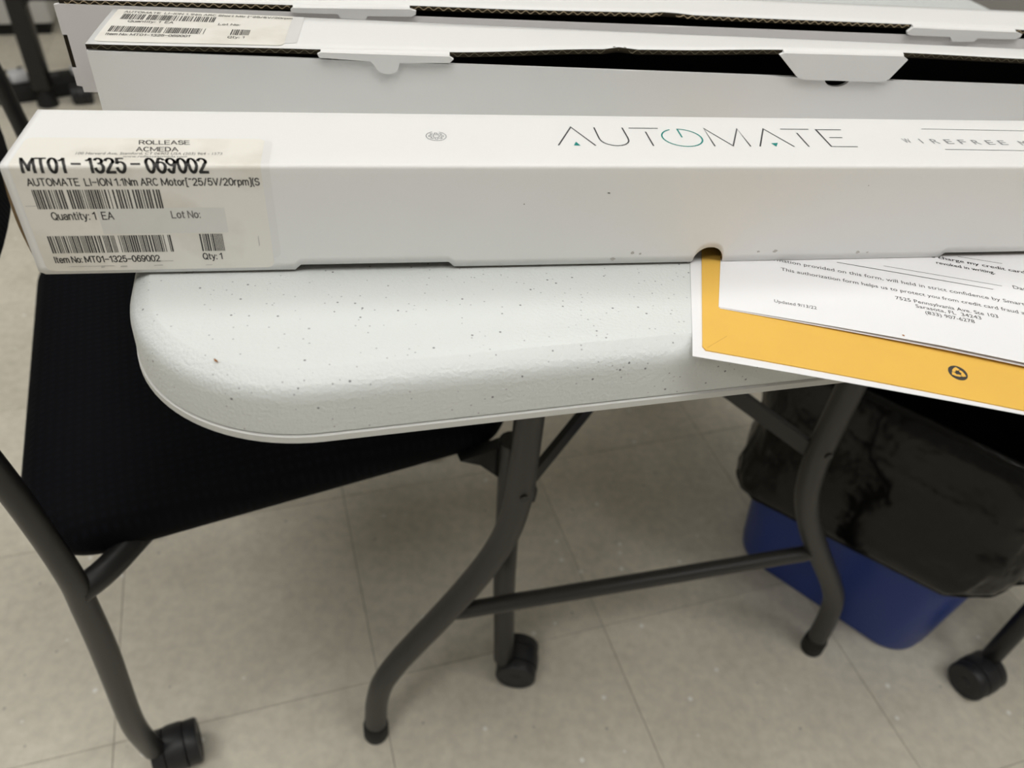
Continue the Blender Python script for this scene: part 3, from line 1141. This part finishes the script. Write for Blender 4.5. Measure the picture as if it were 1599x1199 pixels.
def sheet(name, corner, ang, w, h, z, thick, m, parent, curl=None, rad=0.0, nx=26, ny=26):
    fr = sheet_frame(corner, ang)
    xs = [w * i / nx for i in range(nx + 1)]
    ys = [h * (j / ny) ** 1.4 for j in range(ny + 1)]
    verts, faces = [], []
    n = (nx + 1) * (ny + 1)
    for lay in (1, 0):
        for b in ys:
            for a in xs:
                ins = 0.0
                a2 = a
                if rad and b < rad:
                    ins = rad - math.sqrt(max(0, rad * rad - (rad - b) ** 2))
                    a2 = min(max(a, ins), w - ins)
                x, y = fr(a2, b)
                zz = TH + z + sag(x, y) + (curl(a, b) if curl else 0) + thick * lay
                verts.append((x, y, zz))
    for j in range(ny):
        for i in range(nx):
            q = j * (nx + 1) + i
            faces.append((q, q + 1, q + nx + 2, q + nx + 1))
            faces.append((n + q + 1, n + q, n + q + nx + 1, n + q + nx + 2))
    for i in range(nx):
        faces.append((i, i + 1, n + i + 1, n + i))
        q = ny * (nx + 1) + i
        faces.append((q + 1, q, n + q, n + q + 1))
    for j in range(ny):
        q = j * (nx + 1)
        faces.append((q, q + nx + 1, n + q + nx + 1, n + q))
        q = j * (nx + 1) + nx
        faces.append((q + nx + 1, q, n + q, n + q + nx + 1))
    o = mesh_obj(name, verts, faces, m, parent, auto=0.8)
    return o, (lambda u, v, off: Vector((*fr(u, v), TH + z + thick + off + sag(*fr(u, v)) + (curl(u, v) if curl else 0))))


stack = tag(empty('paper_stack', (0, 0, 0)), 'white sheets lying under the yellow envelope', 'paper')
sheet('sheet', (0.0776, 0.2722), math.radians(-5.4), 0.279, 0.216, 0.00005, 0.00018, M['paper2'], stack)
sheet('sheet', (0.0764, 0.2696), math.radians(-5.0), 0.279, 0.216, 0.00027, 0.00018, M['paper'], stack)
env = tag(empty('envelope', (0, 0, 0)), 'golden yellow manila envelope with a recycling mark', 'envelope')
ENV_A = math.radians(-6.2)
_, env_map = sheet('envelope_body', (0.0810, 0.2741), ENV_A, 0.305, 0.229, 0.00048, 0.00055, M['manila'], env, rad=0.0015)
E1 = lambda u, v: env_map(u, v, 0.00008)
ribbon('glued_seam', [[(0.002, 0.0015), (0.011, 0.0125)]], 0.00018, E1, M['manila_dark'], env)
form = tag(empty('printed_form', (0, 0, 0)), 'white printed authorization form lying on the yellow envelope', 'paper')
FORM_A = math.radians(-8.6)


def form_curl(a, b):
    e = max(0.0, 1 - b / 0.055)
    return 0.0024 * e * e * min(1.0, a / 0.10)


def form_curl2(a, b):
    return form_curl(a, b) * 0.55


sheet('sheet', (0.0926, 0.3060), FORM_A, 0.216, 0.279, 0.00106, 0.00012, M['paper2'], form, curl=form_curl2)
_, form_map = sheet('sheet', (0.0922, 0.3068), FORM_A, 0.216, 0.279, 0.00122, 0.00012, M['paper'], form, curl=form_curl)
FM = lambda u, v: form_map(u, v, 0.00008)
FORM_TEXT = FM

du, dv = 0.0008, 0.0043
for txt, x0, x1, base, cap, bold in [
        ('to charge my credit card', .1085, .1585, .0870, .0028, .014), ('revoked in writing.', .1125, .1420, .0812, .0028, .014),
        ('Dat', .1482, .1545, .0696, .0030, 0),
        ('information provided on this form, will held in strict confidence by SmartS', .0210, .1520, .0548, .0029, 0),
        ('This authorization form helps us to protect you from credit card fraud a', .0310, .1480, .0465, .0029, 0),
        ('7525 Pennsylvania Ave. Ste 103', .0858, .1338, .0387, .0029, 0), ('Sarasota, FL  34243', .0946, .1250, .0343, .0029, 0),
        ('(833) 907-6278', .0983, .1210, .0298, .0029, 0), ('Updated 9/13/22', .0267, .0464, .0163, .0025, 0)]:
    lettering(txt, x0 - du, x1 - du, base - dv, cap, FM, M['ink'], form, bold)
ribbon('ruled_line', [[(.0600 - du, .0645 - dv), (.1100 - du, .0650 - dv), (.1960 - du, .0660 - dv)]], 0.0005, FM, M['ink'], form)
ribbon('ruled_line', [[(.0840 - du, .0693 - dv), (.1427 - du, .0702 - dv)]], 0.0003, FM, M['ink'], form)
ribbon('ruled_line', [[(.1255 - du, .0930 - dv), (.1482 - du, .0937 - dv)]], 0.0003, FM, M['ink'], form)
quads('brown_spot', [[(.0835 + .0006 * math.cos(k * .785), .0027 + .0007 * math.sin(k * .785)) for k in range(8)]], FM, M['splinter'], form)

# recycling mark printed on the envelope: dark disc with three chasing arrows
rc = (.1127, .0158)
quads('recycling_disc', [[(rc[0] + .0042 * math.cos(k * PI / 16), rc[1] + .0046 * math.sin(k * PI / 16)) for k in range(32)]], E1, M['ink'], env)
E2 = lambda u, v: env_map(u, v, 0.00018)
for k in range(3):
    rot = lambda p, a=2 * PI * k / 3: (rc[0] + p[0] * math.cos(a) - p[1] * math.sin(a), rc[1] + p[0] * math.sin(a) + p[1] * math.cos(a))
    quads('recycling_arrow', [[rot(p) for p in ((-.0016, .0024), (-.0002, .0036), (.0012, .0024), (.0004, .0014), (-.0010, .0014))],
                              [rot(p) for p in ((.0011, .0021), (.0022, .0014), (.0027, .0002), (.0016, -.0002), (.0007, .0010))]], E2, M['manila'], env)

# splinter on the table
spl = mesh_obj('wood_splinter', [(-.0016, 0, 0), (0, -.0005, 0), (.0018, .0001, 0), (0.0002, .0006, 0), (-.0008, .0001, .0005), (.0009, .0001, .0006)],
               [(0, 1, 5, 4), (1, 2, 5), (2, 3, 5), (3, 0, 4), (3, 4, 5), (0, 3, 2, 1)], M['splinter'])
tag(spl, 'tiny brown wood splinter lying on the white table corner', 'splinter')
spl.location = (-0.1189, 0.2357, TH + 0.00005)
spl.rotation_euler = (0, 0, math.radians(-42))

# ------------------------------------------------------------------ nesting chairs on castors
CH_A = math.radians(25)


def castor(parent, x, y, ax):
    """twin-wheel castor: hooded body and two wheels, axle direction ax (radians, chair frame)"""
    c_, s_ = math.cos(ax), math.sin(ax)
    R = 0.0250

    def P(a, r, th):        # a along the axle, polar r/th in the wheel plane
        h = r * math.cos(th)
        return (x + a * c_ - h * s_, y + a * s_ + h * c_, R + r * math.sin(th))
    body_r = [[P(a, rr, 2 * PI * k / 28) for k in range(28)] for a, rr in
              ((-0.0105, 0.0225), (-0.0100, 0.0255), (-0.006, 0.0262), (0.006, 0.0262), (0.0100, 0.0255), (0.0105, 0.0225))]
    body_r = [[(p[0], p[1], max(p[2], 0.0035)) for p in r] for r in body_r]
    b = loft('castor_hood', body_r, M['castor'], parent, auto=0.7)
    for s in (-1, 1):
        rings = [[P(s * a, rr, 2 * PI * k / 28) for k in range(28)] for a, rr in
                 ((0.0110, 0.0235), (0.0115, 0.0250), (0.0225, 0.0250), (0.0245, 0.0235), (0.0248, 0.0190), (0.0240, 0.0185), (0.0240, 0.0070), (0.0250, 0.0065), (0.0252, 0.004))]
        loft('castor_wheel', rings, M['castor'], parent, auto=0.7)
    return b


def make_chair(loc, ang, label, front_turn=-118):
    t = tag(empty('rolling_chair', loc, ang), label, 'chair', 'black rolling chairs')
    W = 0.433                               # across the seat, near side y = -0.030
    # seat: plan outline with soft corners, crowned, rounded edge
    yc = 0.1805
    xc, hx = 0.195, 0.203

    def outline(ins):
        pts = []
        for px, py in rrect(hx - ins, W / 2 - ins, max(0.004, 0.055 - ins * 0.35), 12):
            fx = px / hx
            fy = py / (W / 2)
            bul = -0.019 * (1 - fy * fy) if fx < -0.5 else 0.0        # rear edge bows out
            nar = 0.026 * (fx + 1) / 2                                # a little narrower at the front
            pts.append((xc + px + bul, yc + py - math.copysign(nar, py) * abs(fy)))
        return pts

    def ztop(x, y):
        fx = (x - xc) / hx
        return 0.455 + 0.006 * (1 - ((y - yc) / (W / 2)) ** 2) - 0.030 * max(0, fx - 0.45) ** 2 - 0.004 * max(0, -fx)
    rings = []
    for ins, dz in ((0.196, 0.0), (0.15, 0.0), (0.11, 0.0), (0.06, 0.0), (0.030, -0.0005), (0.016, -0.003), (0.007, -0.009), (0.002, -0.018), (0.0, -0.026), (0.002, -0.034), (0.010, -0.041), (0.03, -0.044)):
        rings.append([(x, y, ztop(x, y) + dz) for x, y in outline(ins)])
    loft('seat', rings, M['fabric'], t, auto=1.2)
    # rear posts (run up to the backrest), front posts
    for side in (0, 1):
        def my(y):
            return y if side == 0 else 2 * yc - y
        dx = 0.0 if side == 0 else -0.018
        pp = [(0.002, -0.006, 0.050), (0.001, -0.012, 0.085), (0.0035, -0.027, 0.160), (0.0162, -0.045, 0.308), (0.0225, -0.0575, 0.398), (0.0250, -0.0640, 0.4415),
              (0.0236, -0.0720, 0.507), (0.0198, -0.0775, 0.566), (0.005, -0.079, 0.66), (-0.030, -0.076, 0.78), (-0.065, -0.070, 0.90)]
        path = smooth_path([(x + dx, my(y), z) for x, y, z in pp], 5)
        tube('rear_post', path, [0.0085 + 0.0024 * max(0.0, min(1.0, (0.50 - p.z) / 0.2)) for p in path], M['tube'], t, seg=16)
        tube('stem', [(0.002 + dx, my(-0.006), 0.062), (0.010 + dx, my(-0.003), 0.030)], 0.008, M['castor'], t, seg=12)
        castor(t, 0.021 + dx, my(0.0014), math.radians(2 if side == 0 else 40))
        fp = [(0.4020, -0.0259, 0.048), (0.3985, -0.0259, 0.110), (0.3905, -0.0259, 0.2234), (0.3857, -0.0259, 0.3535), (0.3830, -0.0240, 0.435)]
        tube('front_post', smooth_path([(x, my(y), z) for x, y, z in fp], 5), 0.0120, M['tube'], t, seg=16)
        tube('stem', [(0.4020, my(-0.0259), 0.060), (0.4110, my(-0.0250), 0.032)], 0.008, M['castor'], t, seg=12)
        castor(t, 0.4232, my(-0.0245), math.radians(front_turn if side == 0 else 40))
        # brackets that carry the seat
        tube('seat_bracket', smooth_path([(0.0235, my(-0.061), 0.418), (0.045, my(-0.045), 0.418), (0.075, my(-0.010), 0.416), (0.11, my(0.03), 0.410)], 4), 0.0105, M['tube'], t, seg=12)
        vv = []
        for y in (my(-0.022), my(-0.010)):
            vv += [(0.335, y, 0.420), (0.384, y, 0.428), (0.386, y, 0.375), (0.374, y, 0.385), (0.355, y, 0.408)]
        mesh_obj('seat_gusset', vv, [(0, 1, 2, 3, 4), (5, 6, 7, 8, 9), (0, 1, 6, 5), (1, 2, 7, 6), (2, 3, 8, 7), (3, 4, 9, 8), (4, 0, 5, 9)], M['tube'], t)
    tube('seat_rail', [(0.11, my(-0.0), 0.403), (0.11, yc, 0.403), (0.11, -0.0, 0.403)], 0.010, M['tube'], t, seg=12)
    # curved backrest between the posts
    nx, nz = 18, 12
    front, back = [], []
    for j in range(nz + 1):
        q = j / nz
        z = 0.600 + 0.34 * q
        for i in range(nx + 1):
            s = i / nx
            ed = 0.0
            half = 0.212 - 0.02 * max(0, q - 0.8)
            y = yc + half * (2 * s - 1)
            if j == 0: z2 = z + 0.020 * (abs(2 * s - 1) ** 6)
            elif j == nz: z2 = z - 0.030 * (abs(2 * s - 1) ** 5)
            else: z2 = z
            x = 0.020 - 0.030 * (2 * s - 1) ** 2 - 0.26 * (z - 0.600)
            front.append((x, y, z2))
            back.append((x - 0.018, y, z2))
    n = len(front)
    f = []
    for j in range(nz):
        for i in range(nx):
            q = j * (nx + 1) + i
            f.append((q, q + 1, q + nx + 2, q + nx + 1))
            f.append((n + q + 1, n + q, n + q + nx + 1, n + q + nx + 2))
    for i in range(nx):
        f.append((i, i + 1, n + i + 1, n + i))
        q = nz * (nx + 1) + i
        f.append((q + 1, q, n + q, n + q + 1))
    for j in range(nz):
        q = j * (nx + 1)
        f.append((q, q + nx + 1, n + q + nx + 1, n + q))
        q += nx
        f.append((q + nx + 1, q, n + q, n + q + nx + 1))
    mesh_obj('backrest', front + back, f, M['fabric'], t, auto=0.8)
    for yy in (yc - 0.205, yc + 0.205):
        s_ = -1 if yy < yc else 1
        tube('back_mount', [(-0.045, yy, 0.74), (-0.020, yc + s_ * 0.268, 0.74)], 0.010, M['tube'], t, seg=10)
    return t


ch1 = make_chair((-0.352, 0.362, 0.0), CH_A, 'black rolling chair with mesh seat pushed under the white table corner')
# second chair, to the right of the table: only its castor and post show
a2 = math.radians(225)
e2 = Vector((math.cos(a2), math.sin(a2), 0)); l2 = Vector((-math.sin(a2), math.cos(a2), 0))
yc_ = 0.1805
fy = -0.0245
tgt = Vector((0.6420, 0.5640, 0))
loc2 = tgt - e2 * 0.4232 - l2 * fy
ch2 = make_chair(loc2, a2, 'black rolling chair at the right edge beside the blue bin', 30 - 225)

# ------------------------------------------------------------------ waste bin and its liner
BC = Vector((0.515, 0.741, 0))
BANG = math.radians(142)
bin_root = tag(empty('waste_bin', (BC.x, BC.y, 0), BANG), 'blue plastic waste bin standing under the table', 'bin')


def bring(hx, hy, r, z, n=12):
    return [(x, y, z) for x, y in rrect(hx, hy, r, n)]


bp = [(0.128, 0.088, 0.045, 0.0), (0.135, 0.095, 0.050, 0.004), (0.138, 0.098, 0.052, 0.02), (0.150, 0.108, 0.055, 0.16), (0.166, 0.122, 0.060, 0.350),
      (0.173, 0.129, 0.064, 0.352), (0.174, 0.130, 0.064, 0.372), (0.170, 0.126, 0.062, 0.375), (0.164, 0.120, 0.058, 0.372), (0.148, 0.106, 0.052, 0.16), (0.130, 0.090, 0.046, 0.006)]
loft('bin_body', [bring(*q) for q in bp], M['bin'], bin_root, auto=0.6)

bag_root = tag(empty('bin_liner', (BC.x, BC.y, 0), BANG), 'crumpled black plastic bag folded over the rim of the blue bin', 'bin bag')
rb = random.Random(12)
from mathutils import noise as mnoise
NS = 56
brings = []
key = [(-0.058, 0.02), (-0.050, 0.12), (-0.030, 0.22), (-0.016, 0.30), (-0.008, 0.350), (-0.003, 0.383), (0.003, 0.392), (0.010, 0.388), (0.014, 0.374),
       (0.019, 0.340), (0.024, 0.300), (0.029, 0.260), (0.032, 0.225), (0.033, 0.200), (0.031, 0.190), (0.029, 0.186)]
lv = []
for (a, b), (c, d) in zip(key, key[1:]):
    m_ = max(1, int(abs(d - b) / 0.012))
    lv += [(a + (c - a) * k / m_, b + (d - b) * k / m_, (c > 0.003)) for k in range(m_)]
lv.append((*key[-1], True))


def ridge(p):
    return 1 - 2.2 * abs(mnoise.noise(p))


for (out, z, outer) in lv:
    ring = []
    for (x, y) in rrect(0.170 + out, 0.126 + out, 0.064 + max(out, -0.02) * 0.8, NS):
        if out > 0.008:
            x -= math.copysign(max(0.0, abs(x) - 0.125) / 0.078 * (out - 0.004) * (1.1 if x > 0 else 0.85), x)
        d = Vector((x, y, 0)).normalized()
        ang = math.atan2(y, x)
        fall = max(0.0, min(1.0, 0.35 + (0.40 - z) / 0.06)) if outer else 0.7
        warp = 0.5 * mnoise.noise(Vector((x * 7, y * 7, z * 5)))
        w = 0.009 * mnoise.noise(Vector((x * 10, y * 10, z * 6))) \
            + 0.0085 * ridge(Vector((x * 13 + warp, y * 13, z * 9 + warp * 2))) \
            + 0.0050 * ridge(Vector((x * 30 + 3, y * 30 + warp * 3, z * 22))) \
            + 0.0018 * ridge(Vector((x * 70, y * 70 + warp, z * 60)))
        w = (w - 0.006) * fall * (1.0 if outer else 0.5) * (1.0 - 0.5 * min(1.0, abs(x) / 0.16) ** 4)
        cor = max(0.0, math.cos(ang + math.radians(142))) ** 6 * max(0.0, (0.36 - z) / 0.18) if outer else 0.0
        zz = z
        if outer:
            low = max(0.0, min(1.0, (0.30 - z) / 0.10))
            zz += low * 0.008 * mnoise.noise(Vector((x * 8, y * 8, 3.3)))
            tq = max(0.0, min(1.0, (0.39 - z) / 0.20))
            xq = max(0.0, min(1.0, (0.02 - x) / 0.19))
            zz += tq * 0.062 * xq * xq
        if z > 0.36:
            zz += (0.010 * mnoise.noise(Vector((x * 16, y * 16, 1.7))) + 0.008 * mnoise.noise(Vector((x * 45, y * 45, 4.7)))) * (z - 0.36) / 0.03
        ring.append((x + d.x * w, y + d.y * w, zz))
    brings.append(ring)
bag = loft('bag', brings, M['bag'], bag_root, cap0=True, cap1=False, auto=2.0)
sd = bag.modifiers.new('film', 'SOLIDIFY')
sd.thickness = 0.0006
sd.offset = 0
hem = [Vector(p) for p in brings[-1]]
tube('hem', hem + [hem[0]], 0.0016, M['bag'], bag_root, seg=6, cap=False)

# ------------------------------------------------------------------ things on the floor behind, at the upper left
fr_root = tag(empty('rolling_rack', (-1.31, 2.00, 0), math.radians(15)), 'black steel rolling frame standing behind the cartons at the upper left', 'rack')
box_obj('upright', (-0.0215, -0.0215, 0.045), (0.0215, 0.0215, 0.95), M['tube'], fr_root, bevel=0.005)
box_obj('upright', (0.4985, -0.0215, 0.045), (0.5415, 0.0215, 0.95), M['tube'], fr_root, bevel=0.005)
rl = extrude_poly('rail', [(0.0205, 0.31), (0.4995, 0.31), (0.4995, 0.268), (0.045, 0.268)] + arc(0.045, 0.243, 0.024, 0.025, PI / 2, PI, 6),
                  lambda a, b, q: (a, q, b), -0.016, 0.016, M['tube'], fr_root)
box_obj('rail', (0.0205, -0.016, 0.90), (0.4995, 0.016, 0.94), M['tube'], fr_root, bevel=0.004)
for x in (0.0, 0.52):
    tube('foot_pad', [(x, 0, 0.0), (x, 0, 0.012), (x, 0, 0.046)], [0.026, 0.026, 0.014], M['rubber'], fr_root, seg=16)

cc_, cs_ = math.cos(math.radians(15)), math.sin(math.radians(15))
qx, qy = -1.214 + 1.31, 2.058 - 2.00
qx, qy = qx * cc_ + qy * cs_, -qx * cs_ + qy * cc_
tube('castor_post', [(qx, qy, 0.045), (qx, qy, 0.285)], 0.011, M['tube'], fr_root, seg=12)
box_obj('rail', (qx - 0.012, 0.0165, 0.272), (qx + 0.012, qy + 0.012, 0.292), M['tube'], fr_root, bevel=0.003)
castor(fr_root, qx - 0.022, qy - 0.018, math.radians(10))

cab = tag(empty('pedestal_cabinet', (-1.676, 2.423, 0), math.radians(23)), 'light grey pedestal cabinet on the floor in the upper left corner', 'cabinet')
box_obj('shadow_plinth', (-0.30, 0.03, 0.0), (0.14, 0.50, 0.035), M['rubber'], cab)  # black base stands in for the dark shadow under the cabinet
box_obj('body', (-0.32, 0.016, 0.035), (0.16, 0.52, 0.58), M['cabinet'], cab, bevel=0.006)
for z0, z1 in ((0.04, 0.30), (0.305, 0.575)):
    d = box_obj('drawer', (-0.315, 0.0, z0), (0.155, 0.0155, z1), M['cabinet'], cab, bevel=0.004)
    box_obj('handle', (0.055, -0.006, z1 - 0.06), (0.085, -0.0005, z1 - 0.03), M['pin'], d, bevel=0.002)

ps = tag(empty('power_strip', (-1.37, 2.055, 0), math.radians(38)), 'black power strip with white plugs lying on the floor behind the cartons', 'power strip')
box_obj('housing', (-0.10, -0.045, 0.0), (0.27, 0.045, 0.042), M['rubber'], ps, bevel=0.006)
for x, h in ((-0.03, 0.045), (0.12, 0.03)):
    pl = box_obj('plug', (x - 0.022, -0.020, 0.0425), (x + 0.022, 0.022, 0.0425 + h * 0.6), M['plug'], ps, bevel=0.006)
for x in (0.05, 0.19):
    box_obj('socket', (x - 0.016, -0.016, 0.0425), (x + 0.016, 0.016, 0.0440), M['castor'], ps, bevel=0.0005)
cp = [(-1.75, 2.02, 0.006), (-1.62, 2.13, 0.006), (-1.53, 2.17, 0.006), (-1.46, 2.15, 0.010), (-1.42, 2.10, 0.050), (-1.395, 2.05, 0.070)]
ca, sa = math.cos(math.radians(38)), math.sin(math.radians(38))
tube('power_cable', smooth_path([((x + 1.37) * ca + (y - 2.055) * sa, -(x + 1.37) * sa + (y - 2.055) * ca, z) for x, y, z in cp], 8), 0.0045, M['cable'], ps, seg=10)
